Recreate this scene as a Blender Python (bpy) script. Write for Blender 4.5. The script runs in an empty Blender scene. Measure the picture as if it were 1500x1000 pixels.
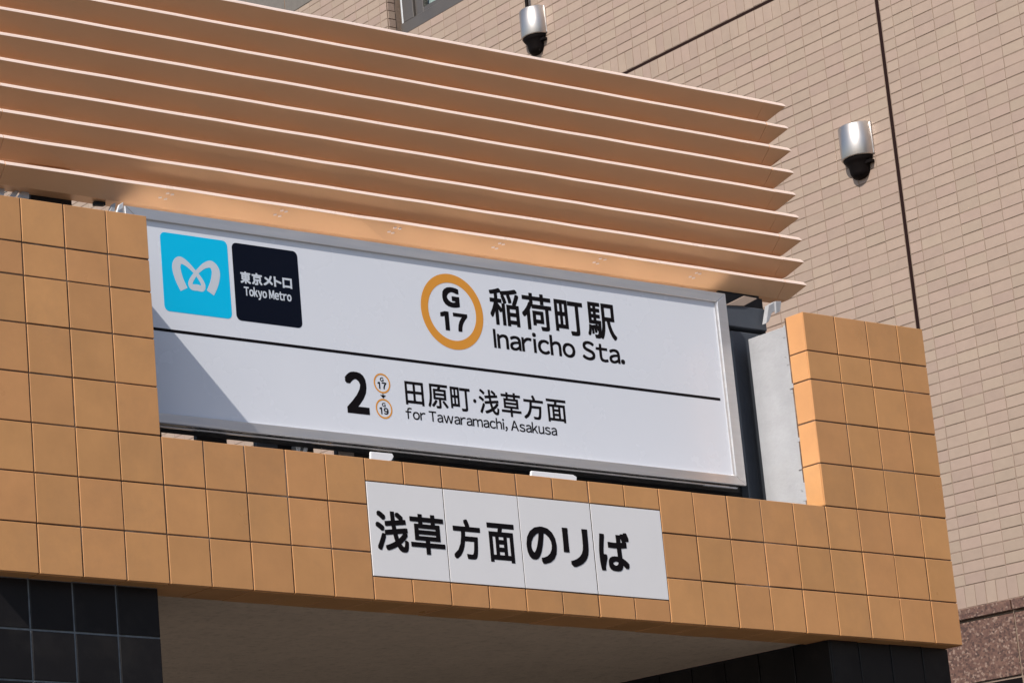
import bpy, bmesh, math, random
from mathutils import Vector, Matrix
random.seed(7)
SC = bpy.context.scene
COL = SC.collection

# ---------------------------------------------------------------- camera, light, exposure
U = 0.15                       # one tile module in metres; all layout numbers below are in modules
ZB = 1.6 + 9.85449828 * U      # height of the underside of the tiled beam
def P(x, y, z): return Vector((x * U, y * U, ZB + z * U))
RC = ((0.91776966, -0.39668756, -0.01838003), (0.06382616, 0.19303318, -0.9791141), (0.39195034, 0.89742808, 0.20247904))
CC = (-29.09578836, -39.94312068, -9.85449828)
F_PX, PX, PY = 3685.512, -549.479, 861.253
cam = bpy.data.cameras.new('camera')
cam.sensor_width = 36.0; cam.lens = F_PX / 1500 * 36
cam.shift_x = (750 - PX) / 1500; cam.shift_y = (PY - 500) / 1500
cam.clip_start = 0.1; cam.clip_end = 600
cam_o = bpy.data.objects.new('camera', cam); COL.objects.link(cam_o)
r0, r1, r2 = Vector(RC[0]), -Vector(RC[1]), -Vector(RC[2])
m = Matrix((r0, r1, r2)).transposed().to_4x4()
cam_o.matrix_world = Matrix.Translation(P(*CC)) @ m
SC.camera = cam_o

SUN = Vector((2.55, 1.0, -2.6)).normalized()           # direction in which sunlight travels
ELEV = math.asin(-SUN.z)
AZ = math.atan2(-SUN.x, -SUN.y)                        # heading of the sun, clockwise from +Y
w = bpy.data.worlds.new('World'); SC.world = w; w.use_nodes = True
nt = w.node_tree; bg = nt.nodes['Background']
sky = nt.nodes.new('ShaderNodeTexSky'); sky.sky_type = 'NISHITA'; sky.sun_disc = False
sky.sun_elevation = ELEV; sky.sun_rotation = AZ
sky.air_density = 1.0; sky.dust_density = 1.2; sky.ozone_density = 1.0
nt.links.new(sky.outputs[0], bg.inputs[0]); bg.inputs[1].default_value = 0.12
sl = bpy.data.lights.new('sun', 'SUN'); sl.energy = 4.6; sl.angle = math.radians(0.5); sl.color = (1.0, 0.93, 0.84)
so = bpy.data.objects.new('sun', sl); COL.objects.link(so)
so.rotation_euler = SUN.to_track_quat('-Z', 'Y').to_euler(); so.location = (-8, -6, 14)
SC.cycles.blur_glossy = 0.2
SC.view_settings.view_transform = 'Standard'; SC.view_settings.look = 'None'
SC.view_settings.exposure = 0.09; SC.view_settings.gamma = 1.0; SC.view_settings.use_curve_mapping = False

# ---------------------------------------------------------------- materials
def mat(name, col, rough=0.6, metal=0.0, spec=0.5, var=0.0, island=0.0, noise=0.0, nscale=12.0, bump=0.0, bscale=60.0,
        streak=0.0, stretch=(1, 1, 1), coat=0.0, hue=0.0, col2=None, sharp=False, grime=None, gscale=3.0, gamt=0.0):
    m = bpy.data.materials.new(name); m.use_nodes = True
    t = m.node_tree; N = t.nodes; L = t.links; b = N['Principled BSDF']
    b.inputs['Roughness'].default_value = rough; b.inputs['Metallic'].default_value = metal
    b.inputs['Specular IOR Level'].default_value = spec; b.inputs['Coat Weight'].default_value = coat
    geo = N.new('ShaderNodeNewGeometry')
    mp = N.new('ShaderNodeMapping'); mp.inputs['Scale'].default_value = stretch; L.new(geo.outputs['Position'], mp.inputs[0])
    def rgb(c):
        n = N.new('ShaderNodeRGB'); n.outputs[0].default_value = (*c, 1); return n.outputs[0]
    def noise_(s, d=4, r=0.55):
        n = N.new('ShaderNodeTexNoise'); n.inputs['Scale'].default_value = s; n.inputs['Detail'].default_value = d
        n.inputs['Roughness'].default_value = r; L.new(mp.outputs[0], n.inputs['Vector']); return n.outputs[0]
    def rng(src, a0, a1, b0, b1):
        n = N.new('ShaderNodeMapRange'); L.new(src, n.inputs[0])
        for i, v in enumerate((a0, a1, b0, b1)): n.inputs[i + 1].default_value = v
        return n.outputs[0]
    def mix(fac, a, c):
        n = N.new('ShaderNodeMix'); n.data_type = 'RGBA'; L.new(fac, n.inputs[0]); L.new(a, n.inputs[6]); L.new(c, n.inputs[7]); return n.outputs[2]
    cur = rgb(col)
    if col2:
        cur = mix(rng(noise_(nscale), 0.42 if sharp else 0.3, 0.58 if sharp else 0.7, 0, 1), cur, rgb(col2))
    val = None
    def mul(src):
        nonlocal val
        if val is None: val = src
        else:
            n = N.new('ShaderNodeMath'); n.operation = 'MULTIPLY'; L.new(val, n.inputs[0]); L.new(src, n.inputs[1]); val = n.outputs[0]
    if noise: mul(rng(noise_(nscale * 1.7, 6, 0.65), 0.25, 0.75, 1 - noise, 1 + noise))
    if var:
        oi = N.new('ShaderNodeObjectInfo'); mul(rng(oi.outputs['Random'], 0, 1, 1 - var, 1 + var))
    if island: mul(rng(geo.outputs['Random Per Island'], 0, 1, 1 - island, 1 + island))
    if val is not None:
        hsv = N.new('ShaderNodeHueSaturation'); L.new(cur, hsv.inputs['Color']); L.new(val, hsv.inputs['Value'])
        if hue:
            src = N.new('ShaderNodeMath'); src.operation = 'ADD'
            oi2 = N.new('ShaderNodeObjectInfo'); L.new(oi2.outputs['Random'], src.inputs[0]); L.new(geo.outputs['Random Per Island'], src.inputs[1])
            fr = N.new('ShaderNodeMath'); fr.operation = 'MULTIPLY'; L.new(src.outputs[0], fr.inputs[0]); fr.inputs[1].default_value = 7.31
            fr2 = N.new('ShaderNodeMath'); fr2.operation = 'FRACT'; L.new(fr.outputs[0], fr2.inputs[0])
            a = hue
            L.new(rng(fr2.outputs[0], 0, 1, 0.5 - a, 0.5 + a), hsv.inputs['Hue'])
        cur = hsv.outputs[0]
    if grime:
        cur = mix(rng(noise_(gscale, 7, 0.7), 0.5, 0.72, 0, gamt), cur, rgb(grime))
    L.new(cur, b.inputs['Base Color'])
    if bump:
        bp = N.new('ShaderNodeBump'); bp.inputs['Strength'].default_value = bump; bp.inputs['Distance'].default_value = 0.004
        L.new(noise_(bscale, 5, 0.6), bp.inputs['Height']); L.new(bp.outputs[0], b.inputs['Normal'])
    if rough < 0.7:
        L.new(rng(noise_(nscale * 0.8 + 3), 0.3, 0.7, max(0.03, rough - 0.06), rough + 0.08), b.inputs['Roughness'])
    return m

M_TILE = mat('orange_tile', (0.60, 0.298, 0.118), rough=0.33, hue=0.0018, var=0.06, noise=0.09, nscale=4, bump=0.12, bscale=9, grime=(0.36, 0.2, 0.1), gscale=2.4, gamt=0.35)
M_GROUT = mat('brown_grout', (0.105, 0.055, 0.030), rough=0.95, noise=0.3, nscale=30, grime=(0.36, 0.28, 0.22), gscale=3.5, gamt=0.8, bump=0.5)
M_BLACK = mat('black_tile', (0.011, 0.010, 0.011), rough=0.38, spec=0.22, var=0.12, noise=0.15, nscale=4, bump=0.1, bscale=9, grime=(0.05, 0.045, 0.04), gscale=5, gamt=0.25)
M_LGROUT = mat('pale_grout', (0.17, 0.19, 0.21), rough=0.95, noise=0.3, nscale=25)
M_PLATE = mat('white_enamel', (0.84, 0.83, 0.845), rough=0.35, noise=0.02, nscale=3, bump=0.05, bscale=5)
M_INK = mat('black_ink', (0.006, 0.004, 0.005), rough=0.5, spec=0.12)
M_FACE = mat('white_acrylic', (0.80, 0.83, 0.90), rough=0.25, noise=0.008, nscale=2, bump=0.03, bscale=3)
M_BLUE = mat('cyan_film', (0.0, 0.58, 0.94), rough=0.35, spec=0.2)
M_NAVY = mat('navy_film', (0.003, 0.005, 0.014), rough=0.4, spec=0.12)
M_WFILM = mat('white_film', (0.66, 0.71, 0.78), rough=0.35)
M_ORANGE = mat('orange_film', (0.80, 0.33, 0.035), rough=0.35)
M_ALU = mat('aluminium', (0.69, 0.68, 0.68), rough=0.34, metal=0.75, noise=0.06, nscale=3, stretch=(1, 1, 14), bump=0.05, bscale=30)
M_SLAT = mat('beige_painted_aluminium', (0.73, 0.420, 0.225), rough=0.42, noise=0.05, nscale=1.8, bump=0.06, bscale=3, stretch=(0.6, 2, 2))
M_LIP = mat('slat_lip', (0.88, 0.70, 0.61), rough=0.3, noise=0.04, nscale=6)  # lighter than the slat paint, so the sunlit edge is in the colour
M_STEEL = mat('dark_painted_steel', (0.014, 0.014, 0.016), rough=0.5, spec=0.25, noise=0.2, nscale=6, grime=(0.06, 0.045, 0.035), gscale=8, gamt=0.5)
M_STEELB = mat('slate_painted_steel', (0.065, 0.075, 0.092), rough=0.5, noise=0.15, nscale=5)
M_GALV = mat('galvanised_steel', (0.55, 0.57, 0.6), rough=0.45, metal=0.3, noise=0.12, nscale=20)
M_CONC = mat('pale_mortar', (0.345, 0.35, 0.37), rough=0.9, noise=0.1, nscale=7, bump=0.5, bscale=25, grime=(0.34, 0.34, 0.345), gscale=4, gamt=0.6)
M_CEIL = mat('brown_plaster', (0.54, 0.42, 0.32), rough=0.95, noise=0.09, nscale=6, bump=0.9, bscale=60, grime=(0.16, 0.11, 0.08), gscale=34, gamt=0.4)
M_BTILE = mat('pinkish_beige_tile', (0.345, 0.259, 0.206), rough=0.5, hue=0.008, var=0.045, island=0.045, noise=0.05, nscale=14, bump=0.1, bscale=40)
M_BGROUT = mat('wall_grout', (0.24, 0.175, 0.135), rough=0.95, noise=0.2, nscale=20)
M_SEAL = mat('dark_sealant', (0.018, 0.008, 0.007), rough=0.8, spec=0.1)
M_BRIGHT = mat('bright_aluminium', (0.84, 0.83, 0.82), rough=0.28, metal=1.0)
M_BANDG = mat('grey_stone', (0.15, 0.135, 0.12), rough=0.7, noise=0.12, nscale=20)
M_WFRAME = mat('bronze_window_frame', (0.13, 0.115, 0.105), rough=0.4, metal=0.4, noise=0.06, nscale=5)
M_CURT = mat('curtain', (0.55, 0.62, 0.58), rough=0.9)
M_STAIN = mat('stainless_steel', (0.52, 0.49, 0.47), rough=0.36, metal=0.9, noise=0.05, nscale=4)
M_LBLACK = mat('lamp_black', (0.005, 0.003, 0.003), rough=0.6, spec=0.12)
M_PAVE = mat('pavement', (0.135, 0.128, 0.12), rough=0.9, noise=0.15, nscale=2)
M_ROAD = mat('asphalt', (0.055, 0.055, 0.055), rough=0.9, noise=0.15, nscale=6)

def granite():
    m = bpy.data.materials.new('red_granite'); m.use_nodes = True
    t = m.node_tree; N = t.nodes; L = t.links; b = N['Principled BSDF']; b.inputs['Roughness'].default_value = 0.42
    geo = N.new('ShaderNodeNewGeometry')
    v = N.new('ShaderNodeTexVoronoi'); v.inputs['Scale'].default_value = 120; L.new(geo.outputs['Position'], v.inputs['Vector'])
    n = N.new('ShaderNodeTexNoise'); n.inputs['Scale'].default_value = 60; n.inputs['Detail'].default_value = 8; L.new(geo.outputs['Position'], n.inputs['Vector'])
    sep = N.new('ShaderNodeSeparateColor'); L.new(v.outputs['Color'], sep.inputs[0])
    r1_ = N.new('ShaderNodeValToRGB'); e = r1_.color_ramp.elements
    e[0].position = 0.0; e[0].color = (0.066, 0.035, 0.027, 1); e[1].position = 0.93; e[1].color = (0.257, 0.172, 0.133, 1)
    k = e.new(0.35); k.color = (0.125, 0.064, 0.048, 1); k = e.new(0.8); k.color = (0.156, 0.086, 0.062, 1)
    L.new(sep.outputs[0], r1_.inputs[0])
    mx = N.new('ShaderNodeMix'); mx.data_type = 'RGBA'; mx.blend_type = 'OVERLAY'; mx.inputs[0].default_value = 0.55
    L.new(r1_.outputs[0], mx.inputs[6]); L.new(n.outputs[0], mx.inputs[7]); L.new(mx.outputs[2], b.inputs['Base Color'])
    return m
M_GRAN = granite()
def glass():
    m = bpy.data.materials.new('window_glass'); m.use_nodes = True
    b = m.node_tree.nodes['Principled BSDF']; b.inputs['Base Color'].default_value = (0.9, 0.95, 0.93, 1)
    b.inputs['Transmission Weight'].default_value = 1.0; b.inputs['Roughness'].default_value = 0.0; b.inputs['IOR'].default_value = 1.45
    return m
M_GLASS = glass()

# ---------------------------------------------------------------- builders
ROOTLOC = {}
def tag(o, label=None, cat=None, group=None, kind=None):
    if label: o['label'] = label
    if cat: o['category'] = cat
    if group: o['group'] = group
    if kind: o['kind'] = kind
    return o
def link(o, parent=None):
    COL.objects.link(o)
    if parent is not None:
        o.parent = parent; o.matrix_parent_inverse = parent.matrix_world.inverted() if parent.name not in ROOTLOC else Matrix.Translation(ROOTLOC[parent.name]).inverted()
    return o
def empty(name, loc, label, cat, group=None):
    o = bpy.data.objects.new(name, None); COL.objects.link(o); o.location = loc; o.empty_display_size = 0.2
    ROOTLOC[o.name] = Vector(loc)
    return tag(o, label, cat, group)
class MB:
    """collects geometry given in module units"""
    def __init__(s): s.v = []; s.f = []; s.mi = []
    def add(s, vs, fs, mi=0):
        k = len(s.v); s.v += [P(*v) for v in vs]; s.f += [tuple(k + i for i in f) for f in fs]; s.mi += [mi] * len(fs)
    def box(s, x0, x1, y0, y1, z0, z1, mi=0):
        s.add([(x0, y0, z0), (x1, y0, z0), (x1, y1, z0), (x0, y1, z0), (x0, y0, z1), (x1, y0, z1), (x1, y1, z1), (x0, y1, z1)],
              [(0, 3, 2, 1), (4, 5, 6, 7), (0, 1, 5, 4), (1, 2, 6, 5), (2, 3, 7, 6), (3, 0, 4, 7)], mi)
    def prism(s, pts, y0, y1, mi=0):
        """pts (x, z), counter-clockwise seen from the front (-y)"""
        n = len(pts); s.add([(x, y0, z) for x, z in pts] + [(x, y1, z) for x, z in pts],
            [tuple(range(n)), tuple(reversed(range(n, 2 * n)))] + [(i, n + i, n + (i + 1) % n, (i + 1) % n) for i in range(n)], mi)
    def tube(s, a, b, r, n=12, r2=None, caps=True):
        a = Vector(a); b = Vector(b); d = (b - a).normalized(); r2 = r if r2 is None else r2
        u = d.orthogonal().normalized(); w_ = d.cross(u); vs = []
        for c, rr in ((a, r), (b, r2)):
            vs += [tuple(c + (u * math.cos(2 * math.pi * i / n) + w_ * math.sin(2 * math.pi * i / n)) * rr) for i in range(n)]
        fs = [(i, (i + 1) % n, n + (i + 1) % n, n + i) for i in range(n)]
        if caps: fs += [tuple(reversed(range(n))), tuple(range(n, 2 * n))]
        s.add(vs, fs)
    def build(s, name, mats, parent=None, bevel=0.0, smooth=False, seg=1):
        me = bpy.data.meshes.new(name); me.from_pydata(s.v, [], s.f)
        for m_ in (mats if isinstance(mats, (list, tuple)) else [mats]): me.materials.append(m_)
        me.polygons.foreach_set('material_index', s.mi)
        bm = bmesh.new(); bm.from_mesh(me); bmesh.ops.recalc_face_normals(bm, faces=bm.faces)
        if bevel: bmesh.ops.bevel(bm, geom=list(bm.edges), offset=bevel * U, segments=seg, affect='EDGES', clamp_overlap=True)
        bm.to_mesh(me); bm.free()
        if smooth: me.shade_smooth()
        o = bpy.data.objects.new(name, me); return link(o, parent)
def box(name, m_, parent, x0, x1, y0, y1, z0, z1, bevel=0.0):
    b = MB(); b.box(x0, x1, y0, y1, z0, z1); return b.build(name, m_, parent, bevel)

_tc = {}
def tile_mesh(w_, h, t, bev, m_):
    key = (round(w_, 3), round(h, 3), t, bev, m_.name)
    if key in _tc: return _tc[key]
    me = bpy.data.meshes.new('tile'); W, H, T, B = w_ * U, h * U, t * U, bev * U
    v = [(0, T, 0), (W, T, 0), (W, T, H), (0, T, H), (0, B * .8, 0), (W, B * .8, 0), (W, B * .8, H), (0, B * .8, H),
         (B, 0, B), (W - B, 0, B), (W - B, 0, H - B), (B, 0, H - B)]
    f = [(0, 1, 5, 4), (1, 2, 6, 5), (2, 3, 7, 6), (3, 0, 4, 7), (4, 5, 9, 8), (5, 6, 10, 9), (6, 7, 11, 10), (7, 4, 8, 11), (8, 9, 10, 11)]
    me.from_pydata(v, [], f); me.materials.append(m_); me.update(); _tc[key] = me; return me
FRONT = Matrix.Identity(3)
def frame3(ux, uy, uz): return Matrix((Vector(ux), Vector(uy), Vector(uz))).transposed()
LEFTF = frame3((0, -1, 0), (1, 0, 0), (0, 0, 1))      # face looks to -x, local x runs to -y
RIGHTF = frame3((0, 1, 0), (-1, 0, 0), (0, 0, 1))     # face looks to +x
DOWNF = frame3((1, 0, 0), (0, 0, 1), (0, -1, 0))      # face looks down, local z runs to -y
def tile(parent, org, w_, h, m_, rot=FRONT, gap=0.032, gapx=None, t=0.07, bev=0.008, jit=0.006, ang=0.2, name='tile'):
    gx = gap if gapx is None else gapx
    me = tile_mesh(w_ - gx, h - gap, t, bev, m_)
    o = bpy.data.objects.new(name, me)
    R = rot.to_4x4()
    J = Matrix.Rotation(math.radians(random.uniform(-ang, ang)), 4, 'X') @ Matrix.Rotation(math.radians(random.uniform(-ang, ang)), 4, 'Z') @ Matrix.Rotation(math.radians(random.uniform(-ang, ang) * .35), 4, 'Y')
    off = rot @ Vector(((gx / 2 + random.uniform(-.5, .5) * jit) * U, random.uniform(-1, 1) * jit * U, (gap / 2 + random.uniform(-.5, .5) * jit) * U))
    link(o, parent); o.matrix_basis = Matrix.Translation(P(*org) + off) @ R @ J
    return o

# ---------------------------------------------------------------- text
def glyph(ch):
    c = bpy.data.curves.new('g', 'FONT'); c.body = ch; c.size = 1; c.resolution_u = 4
    o = bpy.data.objects.new('g', c); COL.objects.link(o); bpy.context.view_layer.update()
    me = o.to_mesh(); vs = [tuple(v.co[:2]) for v in me.vertices]; fs = [tuple(p.vertices) for p in me.polygons]
    o.to_mesh_clear(); bpy.data.objects.remove(o); bpy.data.curves.remove(c)
    return vs, fs
FULL = {c: chr(ord(c) + 0xFEE0) for c in 'ABCDEFGHIJKLMNOPQRSTUVWXYZabcdefghijklmnopqrstuvwxyz0123456789.,'}
_gc = {}
def G(ch):
    if ch == FULL['I']: _gc[ch] = ([(0, 0), (.085, 0), (.085, .733), (0, .733)], [(0, 1, 2, 3)])
    if ch == FULL['1']: _gc[ch] = ([(.15, 0), (.25, 0), (.25, .733), (.165, .733), (0, .655), (0, .565), (.15, .625)], [(0, 1, 2, 6), (6, 2, 3), (6, 3, 4, 5)])
    if ch not in _gc: _gc[ch] = glyph(ch)
    return _gc[ch]
DIRS = [(0, 0), (1, 1), (1, -1), (-1, 1), (-1, -1), (1, 0), (-1, 0), (0, 1), (0, -1)]
def lettering(mb, parts, y, bold, step=0.0002):
    """parts: list of (verts, faces) already in (x, z) module units; bold: stroke growth"""
    for k, (dx, dz) in enumerate(DIRS if bold else DIRS[:1]):
        yy = y - k * step
        for vs, fs in parts:
            mb.add([(x + dx * bold, yy, z + dz * bold) for x, z in vs], fs)
def fit_box(ch, x0, x1, z0, z1, bold=0.0):
    vs, fs = G(ch); xs = [v[0] for v in vs]; ys = [v[1] for v in vs]
    a, b, c, d = min(xs), max(xs), min(ys), max(ys)
    return [(x0 + bold + (v[0] - a) / (b - a) * (x1 - x0 - 2 * bold), z0 + bold + (v[1] - c) / (d - c) * (z1 - z0 - 2 * bold)) for v in vs], fs
def latin(text, x0, x1, base, cap, bold, gap=0.085, space=0.30):
    """sans lettering laid out glyph by glyph between x0 and x1; cap = height of a capital"""
    vsI, _ = G(FULL['H']); ci = max(v[1] for v in vsI); b0 = min(v[1] for v in vsI)
    x = 0.0; out = []
    for ch in text:
        if ch == ' ': x += space; continue
        vs, fs = G(FULL.get(ch, ch)); a = min(v[0] for v in vs); b = max(v[0] for v in vs)
        out.append(([(x + v[0] - a, v[1] - b0) for v in vs], fs)); x += b - a + gap * (0.75 if ch in 'oacey' else 1)
    wtot = x - gap; k = cap / (ci - b0)
    return [([(x0 + v[0] / wtot * (x1 - x0), base + v[1] * k) for v in vs], fs) for vs, fs in out]

# ---------------------------------------------------------------- ground
g = MB(); g.add([(-2600, -2600, -20.53), (2600, -2600, -20.53), (2600, 2600, -20.53), (-2600, 2600, -20.53)], [(0, 1, 2, 3)])
tag(g.build('ground', M_PAVE), kind='structure')
g = MB(); g.add([(-1200, -210, -20.5), (1200, -210, -20.5), (1200, -62, -20.5), (-1200, -62, -20.5)], [(0, 1, 2, 3)])
tag(g.build('road', M_ROAD), kind='structure')
for (y0, y1) in ((-62.6, -61.4), (-210.6, -209.4)):
    b = MB(); b.box(-1200, 1200, y0, y1, -20.55, -19.75); tag(b.build('kerb', M_CONC), kind='structure')

# ---------------------------------------------------------------- station entrance
E = empty('station_entrance', P(9, 1, -20.5), 'subway entrance portal clad in orange square tiles with black tiled pillars', 'station entrance')
XR = 21.87; ZR = [0, 1, 2, 3, 4, 5, 5.976, 6.657, 7.59]
core = MB()
core.box(-3.97, XR - .03, .012, 1.55, .05, 2.975)
core.box(-3.97, -.03, .012, 1.63, 2.975, 7.57)
core.box(18.02, XR - .03, .012, 0.52, 2.975, 7.57)
wall = core.build('wall', M_GROUT, E)
mort = MB(); mort.box(18.05, XR - .06, .5, 1.63, 2.97, 7.4)
mort.box(.0, 18.0, .25, 1.6, 2.96, 2.985)
mort.build('mortar_edge', M_CONC, E, bevel=0.03)
# ragged mortar line where the tiled return stops
rg = MB(); rz = 3.0
while rz < 7.4:
    h = random.uniform(.08, .28); y1 = .56 + random.uniform(0, .07)
    rg.box(18.025 + random.uniform(-.012, .02), 18.09, .485, y1, rz, min(rz + h, 7.42)); rz += h
rg.build('mortar_bead', M_CONC, wall)
for i in range(-4, 22):
    w_ = 1 if i < 21 else XR - 21
    for k in range(3):
        if 5 <= i < 13:
            continue
        tile(wall, (i, 0, k), w_, 1, M_TILE)
    if 5 <= i < 13:
        tile(wall, (i, 0, 0), 1, .5, M_TILE); tile(wall, (i, 0, 2.5), 1, .5, M_TILE)
for i in list(range(-4, 0)) + list(range(18, 22)):
    w_ = 1 if i < 21 else XR - 21
    for k in range(3, 8):
        tile(wall, (i, 0, ZR[k]), w_, ZR[k + 1] - ZR[k], M_TILE)
for k in range(3, 8):
    tile(wall, (18.0, .49, ZR[k]), .485, ZR[k + 1] - ZR[k], M_TILE, rot=LEFTF)
for i in range(-4, 22):
    w_ = 1 if i < 21 else XR - 21
    tile(wall, (i, 1.08, 0.0), w_, 1.04, M_TILE, rot=DOWNF)
for k in range(3):
    tile(wall, (-4, 1.2, k), 1.15, 1, M_TILE, rot=LEFTF)
for k in range(3, 8):
    tile(wall, (-4, 1.2, ZR[k]), 1.15, ZR[k + 1] - ZR[k], M_TILE, rot=LEFTF)
# plaster ceiling
ce = MB(); ce.box(-.2, 18.12, 1.16, 30, .035, .3); ce.build('ceiling', M_CEIL, E, bevel=0.01)
# black pillars
for (a, b_) in ((-9, 0), (18.12, XR)):
    pl = MB()
    if a < 0: pl.box(a + .02, -.02, .425, 4, -20.5, .04)
    else: pl.box(a + .02, XR - .04, .425, 30, -20.5, .04)
    pil = pl.build('pillar', M_LGROUT if a < 0 else M_STEEL, E)  # right pillar joints made dark, deep shade put into the grout colour
    n0 = -9 if a < 0 else 18
    cols_ = range(-8, 0) if a < 0 else range(18, 22)
    for i in cols_:
        x0 = i if i != 18 else 18.12; x1 = min(i + 1, b_)
        for k in range(-4, 0):
            tile(pil, (x0, .42 - .02, k), x1 - x0, 1, M_BLACK, gap=.042, bev=.012, jit=.002, ang=.12)
    if a > 0:
        for j in range(7):
            for k in range(-3, 0):
                tile(pil, (18.1, 1.4 + j, k), 1, 1, M_BLACK, rot=LEFTF)
box('back_wall', M_STEEL, E, -9, 22, 30, 30.4, -20.5, .3)

# ---------------------------------------------------------------- enamel direction sign set into the tiles
S2 = empty('direction_sign', P(9, 0, .5), 'white four-plate sign set in the orange beam with bold black Japanese lettering', 'sign')
for i in range(4):
    o = tile(S2, (5 + 2 * i, -.002, .5), 2, 2, M_PLATE, gap=.024, bev=.004, ang=.05, jit=.003, name='plate')
for x in (7, 9, 11): box('joint', M_SEAL, S2, x - .0125, x + .0125, .0035, .0115, .51, 2.49)
LB = {'浅': (5.16, 5.99, 1.05, 1.90), '草': (6.05, 6.94, 1.05, 1.90), '方': (7.16, 7.90, 1.02, 1.88), '面': (8.09, 8.82, 1.02, 1.86),
      'の': (9.13, 9.96, 1.07, 1.88), 'リ': (10.14, 10.85, 1.06, 1.91), 'ば': (11.13, 12.0, 1.04, 1.91)}
for ch, (x0, x1, z0, z1) in LB.items():
    bo = .021 if ch in '浅草方面' else .027
    mb = MB(); lettering(mb, [fit_box(ch, x0, x1, z0, z1, bo)], -.0085, bo); mb.build('character', M_INK, S2)

# ---------------------------------------------------------------- illuminated station name sign
YS = 1.6
SG = empty('station_sign', P(9, YS, 3.8), 'long white station name sign in a silver frame in the notch of the orange wall', 'sign')
SX0, SX1, SZ0, SZ1 = .62, 17.46, 3.8, 8.45
box('housing', M_BRIGHT, SG, SX0 + .02, SX1 - .02, YS + .09, YS + .42, SZ0 + .02, SZ1 - .02)
FY = YS + .055
box('panel', M_FACE, SG, SX0 + .2, SX1 - .2, FY, FY + .03, SZ0 + .15, SZ1 - .15)
def rail(name, pts, y0=YS, y1=YS + .088):
    b = MB(); b.prism(pts, y0, y1); return b.build(name, M_ALU, SG, bevel=.012)
fw, ft, fb = .30, .235, .215
rail('frame_rail', [(SX0, SZ1), (SX0 + fw, SZ1 - ft), (SX1 - fw, SZ1 - ft), (SX1, SZ1)][::-1])
rail('frame_rail', [(SX0, SZ0), (SX1, SZ0), (SX1 - fw, SZ0 + fb), (SX0 + fw, SZ0 + fb)])
rail('frame_rail', [(SX0, SZ0), (SX0 + fw, SZ0 + fb), (SX0 + fw, SZ1 - ft), (SX0, SZ1)])
rail('frame_rail', [(SX1, SZ0), (SX1, SZ1), (SX1 - fw, SZ1 - ft), (SX1 - fw, SZ0 + fb)])
# inner bead of the frame
a0, a1, c0, c1 = SX0 + fw, SX1 - fw, SZ0 + fb, SZ1 - ft
box('frame_bead', M_ALU, SG, a1 - .05, a1, YS + .03, FY, c0, c1)
box('frame_bead', M_ALU, SG, a0, a0 + .05, YS + .03, FY, c0, c1)
box('bounce_reflector', M_BRIGHT, SG, SX0 + .02, SX1 - .02, YS + .425, YS + .95, SZ1 - .08, SZ1 - .02)  # reflector added to bounce sunlight onto the lowest slat
LY = FY - .002
dv = MB(); dv.box(.95, 16.98, LY - .001, LY, 5.805, 5.87); dv.build('divider_line', M_INK, SG)
def rounded(x0, x1, z0, z1, r, n=6):
    pts = []
    for cx, cz, a in ((x1 - r, z0 + r, -90), (x1 - r, z1 - r, 0), (x0 + r, z1 - r, 90), (x0 + r, z0 + r, 180)):
        for i in range(n + 1):
            t = math.radians(a + 90 * i / n); pts.append((cx + r * math.cos(t), cz + r * math.sin(t)))
    return pts
b = MB(); b.prism(rounded(1.50, 3.215, 6.265, 8.0, .12), LY - .001, LY); blue = b.build('blue_panel', M_BLUE, SG)
b = MB(); b.prism(rounded(3.33, 5.05, 6.26, 7.99, .12), LY - .001, LY); navy = b.build('dark_panel', M_NAVY, SG)
# looped ribbon emblem, drawn as one stroke of changing width
def spline(P0, n=10):
    out = []
    for i in range(len(P0) - 1):
        p0 = P0[max(i - 1, 0)]; p1 = P0[i]; p2 = P0[i + 1]; p3 = P0[min(i + 2, len(P0) - 1)]
        for j in range(n):
            t = j / n
            out.append(tuple(.5 * (2 * b_ + (c_ - a_) * t + (2 * a_ - 5 * b_ + 4 * c_ - d_) * t * t + (-a_ + 3 * b_ - 3 * c_ + d_) * t ** 3) for a_, b_, c_, d_ in zip(p0, p1, p2, p3)))
    out.append(P0[-1]); return out
path = [(2.025, 6.785, .10), (1.91, 7.03, .105), (1.865, 7.28, .105), (1.96, 7.42, .085), (2.12, 7.375, .062), (2.30, 7.235, .046), (2.44, 7.09, .048), (2.52, 6.95, .055),
        (2.49, 6.86, .066), (2.37, 6.865, .07), (2.24, 6.865, .066), (2.20, 6.95, .055), (2.29, 7.10, .048), (2.43, 7.25, .046), (2.60, 7.38, .062), (2.77, 7.42, .085), (2.87, 7.28, .105),
        (2.82, 7.03, .105), (2.695, 6.785, .10)]
sp = spline(path, 8); mb = MB()
vs = []
for i, (x, z, r) in enumerate(sp):
    a = sp[max(i - 1, 0)]; c = sp[min(i + 1, len(sp) - 1)]; dx, dz = c[0] - a[0], c[1] - a[1]; l = math.hypot(dx, dz) or 1
    nx, nz = -dz / l, dx / l; yy = LY - .002 - .001 * (i / len(sp)); vs += [(x + nx * r, yy, z + nz * r), (x - nx * r, yy, z - nz * r)]
mb.add(vs, [(2 * i, 2 * i + 1, 2 * i + 3, 2 * i + 2) for i in range(len(sp) - 1)])
mb.build('emblem', M_WFILM, blue)
mb = MB(); x = 3.50
for ch, wch in zip('東京メトロ', (.27, .27, .25, .20, .25)):
    z0, z1 = (7.10, 7.37) if ch in '東京' else (7.12, 7.35)
    lettering(mb, [fit_box(ch, x, x + wch, z0, z1, .010)], LY - .002, .010); x += wch + .028
lettering(mb, latin('Tokyo Metro', 3.58, 4.80, 6.84, .185, .007, gap=.10), LY - .002, .007)
mb.build('lettering', M_WFILM, navy)
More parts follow.
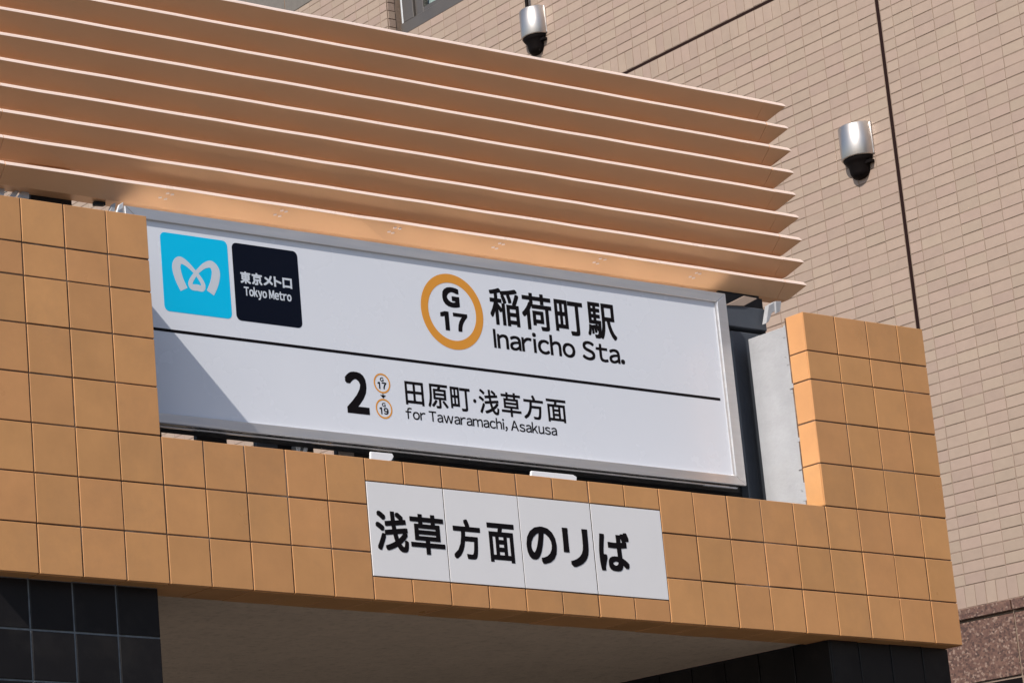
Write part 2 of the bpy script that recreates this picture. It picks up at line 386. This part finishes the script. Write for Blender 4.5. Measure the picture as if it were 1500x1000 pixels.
def ring(cx, cz, ro, ri, name, m_, parent, n=64):
    vs = []; 
    for i in range(n):
        t = 2 * math.pi * i / n; c_, s_ = math.cos(t), math.sin(t)
        vs += [(cx + ro * c_, LY - .001, cz + ro * s_), (cx + ri * c_, LY - .001, cz + ri * s_)]
    b = MB(); b.add(vs, [(2 * i, 2 * ((i + 1) % n), 2 * ((i + 1) % n) + 1, 2 * i + 1) for i in range(n)])
    return b.build(name, m_, parent)
rn = ring(9.205, 7.10, .875, .67, 'station_number_ring', M_ORANGE, SG)
mb = MB()
lettering(mb, [fit_box('G', 8.96, 9.44, 7.20, 7.67, .03)], LY, .03)
lettering(mb, [fit_box(FULL['1'], 8.86, 9.10, 6.65, 7.09, .022), fit_box(FULL['7'], 9.21, 9.63, 6.65, 7.09, .03)], LY, .022)
mb.build('lettering', M_INK, rn)
mb = MB()
for ch, x0, x1, z0, z1 in (('稲', 10.30, 11.15, 6.94, 7.82), ('荷', 11.22, 12.09, 6.93, 7.80), ('町', 12.18, 13.02, 6.92, 7.74), ('駅', 13.13, 13.99, 6.93, 7.79)):
    lettering(mb, [fit_box(ch, x0, x1, z0, z1, .017)], LY, .017)
lettering(mb, latin('Inaricho Sta.', 10.33, 14.14, 6.40, .42, .011), LY, .011)
mb.build('lettering', M_INK, SG)
mb = MB(); lettering(mb, [fit_box(FULL['2'], 6.07, 6.68, 4.49, 5.43, .036)], LY, .036); mb.build('exit_number', M_INK, SG)
for cz, dg in ((5.24, '17'), (4.67, '19')):
    r_ = ring(7.075, cz, .225, .188, 'small_number_ring', M_ORANGE, SG, 40)
    mb = MB(); lettering(mb, [fit_box('G', 7.025, 7.125, cz + .045, cz + .135, .003)], LY, .003)
    lettering(mb, [fit_box(FULL['1'], 6.955, 7.02, cz - .125, cz + .025, .004), fit_box(FULL[dg[1]], 7.065, 7.195, cz - .125, cz + .025, .006)], LY, .006)
    mb.build('lettering', M_INK, r_)
mb = MB(); mb.prism([(7.0, 4.975), (7.075, 4.905), (7.15, 4.975)], LY - .003, LY); mb.box(7.065, 7.085, LY - .003, LY - .001, 4.975, 5.01)
mb.build('arrow', M_INK, SG)
mb = MB()
for ch, x0, x1, z0, z1 in (('田', 7.69, 8.20, 4.83, 5.36), ('原', 8.31, 8.87, 4.82, 5.37), ('町', 8.94, 9.50, 4.82, 5.36), ('浅', 9.74, 10.30, 4.82, 5.39),
                           ('草', 10.37, 10.93, 4.82, 5.38), ('方', 11.0, 11.58, 4.82, 5.38), ('面', 11.67, 12.24, 4.82, 5.35)):
    lettering(mb, [fit_box(ch, x0, x1, z0, z1, .009)], LY, .009)
mb.prism([(9.62 + .045 * math.cos(t * math.pi / 6), 5.09 + .045 * math.sin(t * math.pi / 6)) for t in range(12)], LY - .002, LY)
lettering(mb, latin('for Tawaramachi, Asakusa', 7.66, 11.90, 4.51, .225, .004, gap=.08, space=.24), LY, .004)
mb.build('lettering', M_INK, SG)

# ---------------------------------------------------------------- louvre screen
LV = empty('louvre_screen', P(9, 2.3, 8.7), 'beige metal louvre screen of nine tilted slats above the sign', 'louvre screen')
YL = 2.0; XL0, XL1 = -2.64, 20.64
prof = [(0.045, 0.04), (0.018, .006), (0.0, -.045), (0.02, -.066), (.30, -.365), (.60, -.375), (.60, -.345), (.315, -.335), (.075, .015)]
nP = len(prof)
for r in range(9):
    zt = 9.19 + .576 * r
    b = MB()
    for (xa, xb, ta, tb) in ((XL0, -2.0 - .006, 1, 0), (-2.0 + .006, 19.93 - .006, 0, 0), (19.93 + .006, XL1, 0, 1)):
        n = max(2, int((xb - xa) / .9)); vs = []
        ph = random.uniform(0, 6)
        for i in range(n + 1):
            x = xa + (xb - xa) * i / n
            jz = .008 * math.sin(x * 2.1 + ph + r * 1.7) + random.uniform(-.005, .005)
            for (py, pz) in prof:
                sh = (py / .30 * .45) if py > 0.01 else 0
                sh = min(sh, .62)
                xx = x + (sh if (ta and i == 0) else 0) - (sh if (tb and i == n) else 0)
                vs.append((xx, YL + py + (jz if py < .1 else -jz * .6), zt + pz + jz * (1 if py < .1 else .4)))
        for i in range(n):
            for j in range(nP):
                j2 = (j + 1) % nP
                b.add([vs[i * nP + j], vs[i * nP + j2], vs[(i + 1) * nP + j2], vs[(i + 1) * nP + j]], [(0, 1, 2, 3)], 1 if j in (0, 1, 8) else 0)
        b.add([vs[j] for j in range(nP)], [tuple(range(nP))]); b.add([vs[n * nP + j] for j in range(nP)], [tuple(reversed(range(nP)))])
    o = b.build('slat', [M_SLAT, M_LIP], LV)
    bm = bmesh.new(); bm.from_mesh(o.data); bmesh.ops.remove_doubles(bm, verts=bm.verts, dist=1e-5); bmesh.ops.recalc_face_normals(bm, faces=bm.faces); bm.to_mesh(o.data); bm.free()
    if r == 0:
        low = o
for i in range(8):
    box('post', M_SLAT, LV, -1.9 + 3.1 * i, -1.72 + 3.1 * i, 2.62, 2.95, 8.9, 13.6)
# small raised pale marks imitating reflected sun sparkles under the lowest slat
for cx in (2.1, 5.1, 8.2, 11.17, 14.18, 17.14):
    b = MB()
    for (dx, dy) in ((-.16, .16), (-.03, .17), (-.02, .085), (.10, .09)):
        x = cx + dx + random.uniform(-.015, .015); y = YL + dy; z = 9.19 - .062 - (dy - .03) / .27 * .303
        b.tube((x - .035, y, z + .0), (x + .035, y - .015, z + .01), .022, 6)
    b.build('sparkle_mark', M_LIP, low)

# ---------------------------------------------------------------- dark steelwork carrying sign and screen
ST = empty('sign_support_frame', P(9, 2.4, 3.0), 'dark steel support frame behind the station name sign', 'steel frame')
def on_y(px, py, y):
    d = Vector(RC[0]) * ((px - PX) / F_PX) + Vector(RC[1]) * ((py - PY) / F_PX) + Vector(RC[2])
    t = (y - CC[1]) / d.y; return (CC[0] + d.x * t, CC[2] + d.z * t)
YP = 2.15
box('beam', M_STEEL, ST, .5, 17.6, 1.95, 2.0, 3.715, 4.3, bevel=.01)
gaps = [(238, 289), (333, 376), (459, 493), (546, 576)]
edges = [on_y(-60, 640, YP)[0]]
for a, b_ in gaps: edges += [on_y(a, 650, YP)[0], on_y(b_, 650, YP)[0]]
edges.append(19.4)
for i in range(0, len(edges), 2):
    box('plate', M_STEEL, ST, edges[i], edges[i + 1], YP, YP + .12, 2.2, 4.4, bevel=.01)
box('beam', M_STEEL, ST, -3.5, 19.4, 2.05, 2.12, 2.7, 3.58)
box('beam', M_STEELB, ST, 15.2, 19.2, 2.05, 2.3, 7.85, 8.4, bevel=.02)
box('channel', M_STEELB, ST, 17.9, 18.9, 1.95, 2.4, 3.0, 7.7, bevel=.02)
box('rail', M_ALU, ST, .7, 17.05, 1.72, 1.78, 3.75, 3.785, bevel=.008)
box('rail', M_GALV, ST, 16.2, 17.2, 1.64, 1.70, 3.715, 3.74)
x0, _ = on_y(45, 290, 2.6); x1, _ = on_y(105, 298, 2.6)
box('plate', M_STEEL, ST, x0, x1, 2.6, 2.7, 7.9, 9.3)
x0, _ = on_y(7, 283, 2.9); x1, _ = on_y(15, 283, 2.9)
box('plate', M_STEEL, ST, 18.05, 19.35, 2.32, 2.4, 8.0, 9.0)
box('plate', M_STEEL, ST, 18.1, 19.4, YP + .13, YP + .2, 2.2, 8.75)
# pale brackets glimpsed through the gaps
def bracket(pts, y, th, name='bracket', m_=M_GALV):
    b = MB(); b.prism([on_y(px, py, y) for px, py in pts], y, y + th); return b.build(name, m_, ST, bevel=.01)
bracket([(435, 661), (433, 652), (437, 647), (442, 648), (440, 662)], 2.0, .2)
bracket([(444, 662), (446, 650), (452, 651), (450, 663)], 2.0, .2)
bracket([(497, 668), (497, 655), (519, 659), (519, 671)], 2.0, .05, m_=mat('weathered_steel', (0.16, 0.13, 0.11), rough=.7))
bracket([(543, 673), (543, 661), (575, 664), (577, 668), (574, 674), (566, 676)], 1.3, .05, m_=M_PLATE)
bracket([(777, 700), (779, 689), (840, 695), (845, 698), (845, 705)], 1.3, .05, m_=M_PLATE)
bracket([(376, 658), (376, 644), (407, 648), (407, 661)], 2.1, .04, m_=M_STEELB)
bracket([(1122, 474), (1126, 447), (1136, 441), (1142, 452), (1131, 458), (1127, 470)], 1.85, .12, m_=M_CONC)
bracket([(1062, 447), (1090, 433), (1110, 437), (1090, 448)], 2.02, .02, m_=M_BTILE)
bracket([(1136, 441), (1145, 441), (1143, 456), (1137, 459)], 1.80, .05, m_=M_CONC)
bracket([(1, 289), (-8, 270), (8, 272), (6, 286)], 2.5, .1)
bracket([(15, 288), (24, 277), (29, 279), (22, 290)], 2.5, .1)
bracket([(28, 289), (33, 279), (43, 281), (43, 291), (37, 291)], 2.5, .1)
bracket([(160, 310), (166, 298), (170, 297), (168, 311)], 2.2, .1, m_=M_CONC)
bracket([(139, 300), (139, 294), (155, 296), (155, 301)], 2.4, .1, m_=M_STEEL)
bracket([(170, 312), (174, 300), (181, 296), (181, 312)], 1.9, .04, m_=M_GALV)

# ---------------------------------------------------------------- apartment building behind
XW = 33.93; PI3 = 1 / 3.
B = empty('apartment_building', P(XW + 8, 30, -20.5), 'tall beige tiled building with red granite base behind the entrance', 'building')
YN = -6.0; YF = 66.0; ZTOP = 40.0; ZT0 = 3.36
WY0, WY1, WZ0, WZ1 = 18.2, 30.58, 29.37, 37.5            # window opening
wb = MB(); xb = XW + .010
wb.box(xb, xb + 16, YN, YF, -20.5, WZ0); wb.box(xb, xb + 16, YN, WY0, WZ0, WZ1); wb.box(xb, xb + 16, WY1, YF, WZ0, WZ1); wb.box(xb, xb + 16, YN, YF, WZ1, ZTOP)
wb.build('wall', M_BGROUT, B)
YA, Z0G = 9.12666, 21.66718
def proj(x, y, z):
    d = Vector((x - CC[0], y - CC[1], z - CC[2])); a, b_, c_ = (d.dot(Vector(v)) for v in RC)
    return PX + F_PX * a / c_, PY + F_PX * b_ / c_
OCC = [(-10, -10), (347, -4), (1148, 150), (1183, 412), (1152, 452), (1352, 478), (1410, 945), (1390, 1010), (-10, 1010)]
def inside(px, py, poly):
    c_ = False; n = len(poly)
    for i in range(n):
        (x0, y0), (x1, y1) = poly[i], poly[i - 1]
        if (y0 > py) != (y1 > py) and px < (x1 - x0) * (py - y0) / (y1 - y0) + x0: c_ = not c_
    return c_
cells = []   # y_near, y_far, z0, z1
SEAM0, SEAM1 = 9.52, 9.66
ZJ = 23.66
def hcols():
    out = []; n = 0
    out.append((YA, SEAM0))
    y = YA
    while y > YN: out.append((max(y - 2 * PI3, YN), y)); y -= 2 * PI3
    y = 10.30; out.append((SEAM1, 10.30 if 10.30 - SEAM1 > .2 else 10.30))
    while y < YF: out.append((y, min(y + 2 * PI3, YF))); y += 2 * PI3
    return out
def scols():
    out = []; y = SEAM0
    while y > YN: out.append((max(y - PI3, YN), y)); y -= PI3
    y = SEAM1
    while y < YF: out.append((y, min(y + PI3, YF))); y += PI3
    return out
HC = hcols(); SCs = scols()
rowsz = []
z = Z0G - 53 * PI3          # top of the bottom soldier course
zs = z
while z < ZJ - .05 - 2 * PI3 - .02:
    z1 = z + PI3
    if z1 > ZJ - .05 - 2 * PI3 + .15: break
    rowsz.append((z, z1)); z = z1
zsold = z
z = ZJ + .05 + 2 * PI3
while z < ZTOP - .1: rowsz.append((z, z + PI3)); z += PI3
BAND_Y, BAND_Z = 34.0, 32.88
def put(c0, c1, z0, z1):
    def cut(ya, yb, za, zb):
        if yb - ya > .06 and zb - za > .06: cells.append((ya, yb, za, zb))
    ym = (c0 + c1) / 2; zm = (z0 + z1) / 2
    if zm > BAND_Z and ym > BAND_Y: 
        if z0 < BAND_Z: cut(c0, c1, z0, BAND_Z)
        return
    if c1 > WY0 and c0 < WY1 and z1 > WZ0 and z0 < WZ1:
        if c0 < WY0: cut(c0, WY0, z0, z1)
        if c1 > WY1: cut(WY1, c1, z0, z1)
        if z0 < WZ0 and c0 >= WY0 - .3 and c1 <= WY1 + .7: cut(max(c0, WY0), min(c1, WY1), z0, WZ0)
        return
    if c1 > BAND_Y and c0 < BAND_Y and zm > BAND_Z: c1 = BAND_Y
    cells.append((c0, c1, z0, z1))
for (z0, z1) in rowsz:
    for (a, b_) in HC: put(a, b_, z0, z1)
for (a, b_) in SCs:
    put(a, b_, ZT0, zs); put(a, b_, zsold, ZJ - .05); put(a, b_, ZJ + .05, ZJ + .05 + 2 * PI3)
scored = []
for c_ in cells:
    a, b_, z0, z1 = c_
    p0 = proj(XW, (a + b_) / 2, (z0 + z1) / 2)
    vis = -5 < p0[0] < 1505 and -5 < p0[1] < 1005 and not inside(p0[0], p0[1], OCC)
    ar = 0
    if vis:
        q = [proj(XW, a, z0), proj(XW, b_, z0), proj(XW, b_, z1), proj(XW, a, z1)]
        ar = abs(sum(q[i][0] * q[i - 1][1] - q[i - 1][0] * q[i][1] for i in range(4))) / 2
    scored.append((ar, c_))
scored.sort(key=lambda s: -s[0])
GB = .034; GX = .024; BV = .008
for ar, (a, b_, z0, z1) in scored[:300]:
    tile(B, (XW, b_, z0), b_ - a, z1 - z0, M_BTILE, rot=LEFTF, gap=GB, gapx=GX, t=.06, bev=BV, jit=.006, ang=.3)
st = MB()
for ar, (a, b_, z0, z1) in scored[300:]:
    y0, y1 = a + GX / 2, b_ - GX / 2; j = random.uniform(-.005, .005); k1, k2 = random.uniform(-.004, .004), random.uniform(-.004, .004)
    za, zb = z0 + GB / 2, z1 - GB / 2; x = XW + j; bv = BV
    st.add([(x + .06, y0, za), (x + .06, y1, za), (x + .06, y1, zb), (x + .06, y0, zb), (x + bv, y0, za), (x + bv, y1, za), (x + bv, y1, zb), (x + bv, y0, zb),
            (x + k1, y0 + bv, za + bv), (x + k2, y1 - bv, za + bv), (x - k1, y1 - bv, zb - bv), (x - k2, y0 + bv, zb - bv)],
           [(0, 4, 5, 1), (1, 5, 6, 2), (2, 6, 7, 3), (3, 7, 4, 0), (4, 8, 9, 5), (5, 9, 10, 6), (6, 10, 11, 7), (7, 11, 8, 4), (8, 11, 10, 9)])
o = st.build('tile', M_BTILE, B); o['kind'] = 'stuff'
# expansion joints
box('expansion_joint', M_SEAL, B, XW + .004, XW + .07, SEAM0 + .015, SEAM1 - .015, ZT0, ZTOP)
box('expansion_joint', M_SEAL, B, XW + .004, XW + .07, YN, YF, ZJ - .049, ZJ + .049)
# granite base
yb = 7.70; k = -2
for j in range(-2, 10):
    y0 = 7.72 + 5.6 * j; 
    b = MB(); b.box(XW - .12, XW + .008, y0 + .02, y0 + 5.58, 3.03, 3.34); b.build('granite_coping', M_GRAN, B, bevel=.02)
    b = MB(); b.box(XW - .04, XW + .008, y0 + .025, y0 + 5.575, 1.22, 2.96); b.build('granite_or_recess_panel', M_GRAN, B, bevel=.015)
    b = MB(); b.box(XW + .0, XW + .008, y0 + .025, y0 + 5.575, -20.5, 1.15); b.build('granite_or_recess_panel', M_LBLACK, B)  # black colour stands in for the shade of the recess below the granite
# grey stone band, upper left
for j in range(12):
    y0 = 36.42 - 2.42 + 2.42 * j
    box('stone_panel', M_BANDG, B, XW - .02, XW + .008, y0 + .03, y0 + 2.39, BAND_Z + .05, ZTOP - .2, bevel=.012)
# window
wn = box('window', M_SEAL, B, XW + 1.0, XW + 1.06, WY0, WY1, WZ0, WZ1)
def wbox(name, m_, y0, y1, z0, z1, x0, x1, bev=.012): return box(name, m_, wn, x0, x1, y0, y1, z0, z1, bev)
XF = XW + .42
for k in range(16):   # tiled reveal of the opening, facing the street
    o = tile(B, (XW + .04, WY1 - .02, WZ0 + k * PI3), .36, PI3, M_BTILE, gap=GB, t=.05, bev=.008)
wbox('frame', M_WFRAME, WY0, 30.33, WZ0 + .26, WZ0 + .72, XF, XF + .4)
wbox('frame', M_WFRAME, 29.62, 30.18, WZ0 + .722, WZ1, XF, XF + .4)
wbox('frame', M_GALV, 30.22, 30.30, WZ0 + .722, WZ1, XF + .02, XF + .2)
wbox('sash', M_WFRAME, 29.18, 29.6, WZ0 + .724, WZ1, XF + .1, XF + .38)
wbox('sash', M_WFRAME, WY0, 29.17, WZ0 + .724, WZ0 + .95, XF + .1, XF + .38)
b = MB(); b.box(XF + .22, XF + .25, WY0, 29.19, WZ0 + .94, WZ1); b.build('pane', M_GLASS, wn)
cu = MB(); n = 160; ys = [WY0 + (29.2 - WY0) * i / n for i in range(n + 1)]
vs = []
for i, y in enumerate(ys): vs += [(XF + .42 + .07 * math.sin(i * 1.3), y, WZ0 + .9), (XF + .42 + .07 * math.sin(i * 1.3), y, WZ1)]
cu.add(vs, [(2 * i, 2 * i + 2, 2 * i + 3, 2 * i + 1) for i in range(n)]); cu.build('curtain', M_CURT, wn)

# ---------------------------------------------------------------- wall lamps
def wall_lamp(px_c, py_top, label, rod=False):
    # half-round shade fixed flat on the wall
    d = Vector(RC[0]) * ((px_c - PX) / F_PX) + Vector(RC[1]) * ((py_top - PY) / F_PX) + Vector(RC[2])
    cx = XW - .02
    t = (cx - .4 - CC[0]) / d.x; cy, cz = CC[1] + d.y * t, CC[2] + d.z * t
    root = empty('wall_lamp', P(XW, cy, cz - .7), label, 'wall lamp', 'steel cylinder lamps on the tiled wall')
    R = .50; H = 1.04; n = 32
    def half(r, zz, r2=None): return [(cx - r * math.sin(math.pi * i / n), cy + r * math.cos(math.pi * i / n), zz) for i in range(n + 1)]
    b = MB(); vs = []
    rings = [(R - .03, cz), (R, cz - .03), (R, cz - H + .03), (R - .015, cz - H), (R - .06, cz - H), (R - .06, cz - H + .2)]
    for (r, zz) in rings: vs += half(r, zz)
    k1 = n + 1
    b.add(vs, [(k * k1 + i, k * k1 + i + 1, (k + 1) * k1 + i + 1, (k + 1) * k1 + i) for k in range(len(rings) - 1) for i in range(n)] + [tuple(range(n + 1))])
    o = b.build('shade', M_STAIN, root); o.data.shade_smooth()
    b = MB(); b.box(cx - .02, XW + .01, cy - R - .02, cy + R + .02, cz - H + .01, cz - .01); b.build('back_plate', M_STAIN, root, bevel=.008)
    # black lower lobe, tapering to a rounded end
    b = MB(); vs = []; lobe = [(R - .045, cz - H + .1), (R - .05, cz - H - .05), (R - .10, cz - H - .13), (.33, cz - H - .22), (.30, cz - H - .45), (.23, cz - H - .58), (.09, cz - H - .64)]
    for (r, zz) in lobe: vs += half(r, zz)
    b.add(vs, [(k * k1 + i, k * k1 + i + 1, (k + 1) * k1 + i + 1, (k + 1) * k1 + i) for k in range(len(lobe) - 1) for i in range(n)] + [tuple(range(n + 1)), tuple(range((len(lobe) - 1) * k1, len(lobe) * k1))])
    o = b.build('lower_lobe', M_LBLACK, root); o.data.shade_smooth()
    b = MB(); b.box(cx - .15, XW, cy - R + .02, cy - .2, cz - H - .26, cz - H - .17); b.build('strut', M_LBLACK, root)
    if rod:
        b = MB(); b.tube((cx - .2, cy + .1, cz), (cx - .2, cy + .1, cz + 1.6), .06, 12); b.build('rod', M_LBLACK, root)
wall_lamp(1239.5, 183, 'steel cylinder wall lamp with black lower lobe, beside the dark vertical joint')
wall_lamp(769, 13, 'steel cylinder wall lamp just above the top slat, between window and slanting joint', rod=True)

# ---------------------------------------------------------------- buildings across the street (mirrored in the metal)
def far_building(x0, x1, y0, y1, z1, m_, label):
    root = empty('office_building', P((x0 + x1) / 2, y1, -20.5), label, 'building')
    w_ = box('wall', m_, root, x0, x1, y0, y1, -20.5, z1)
    z = 6
    while z < z1 - 14:
        box('window', M_WFRAME, w_, x0 + 8, x1 - 8, y1 - .5, y1 + .4, z, z + 10); z += 23
far_building(246, 560, -330, -232, 150, mat('warm_render', (0.62, 0.53, 0.46), rough=.8), 'warm grey office block across the street, to the right')
far_building(-60, 195, -330, -236, 84, mat('cool_render', (0.25, 0.27, 0.31), rough=.8), 'lower cool grey office block across the street')
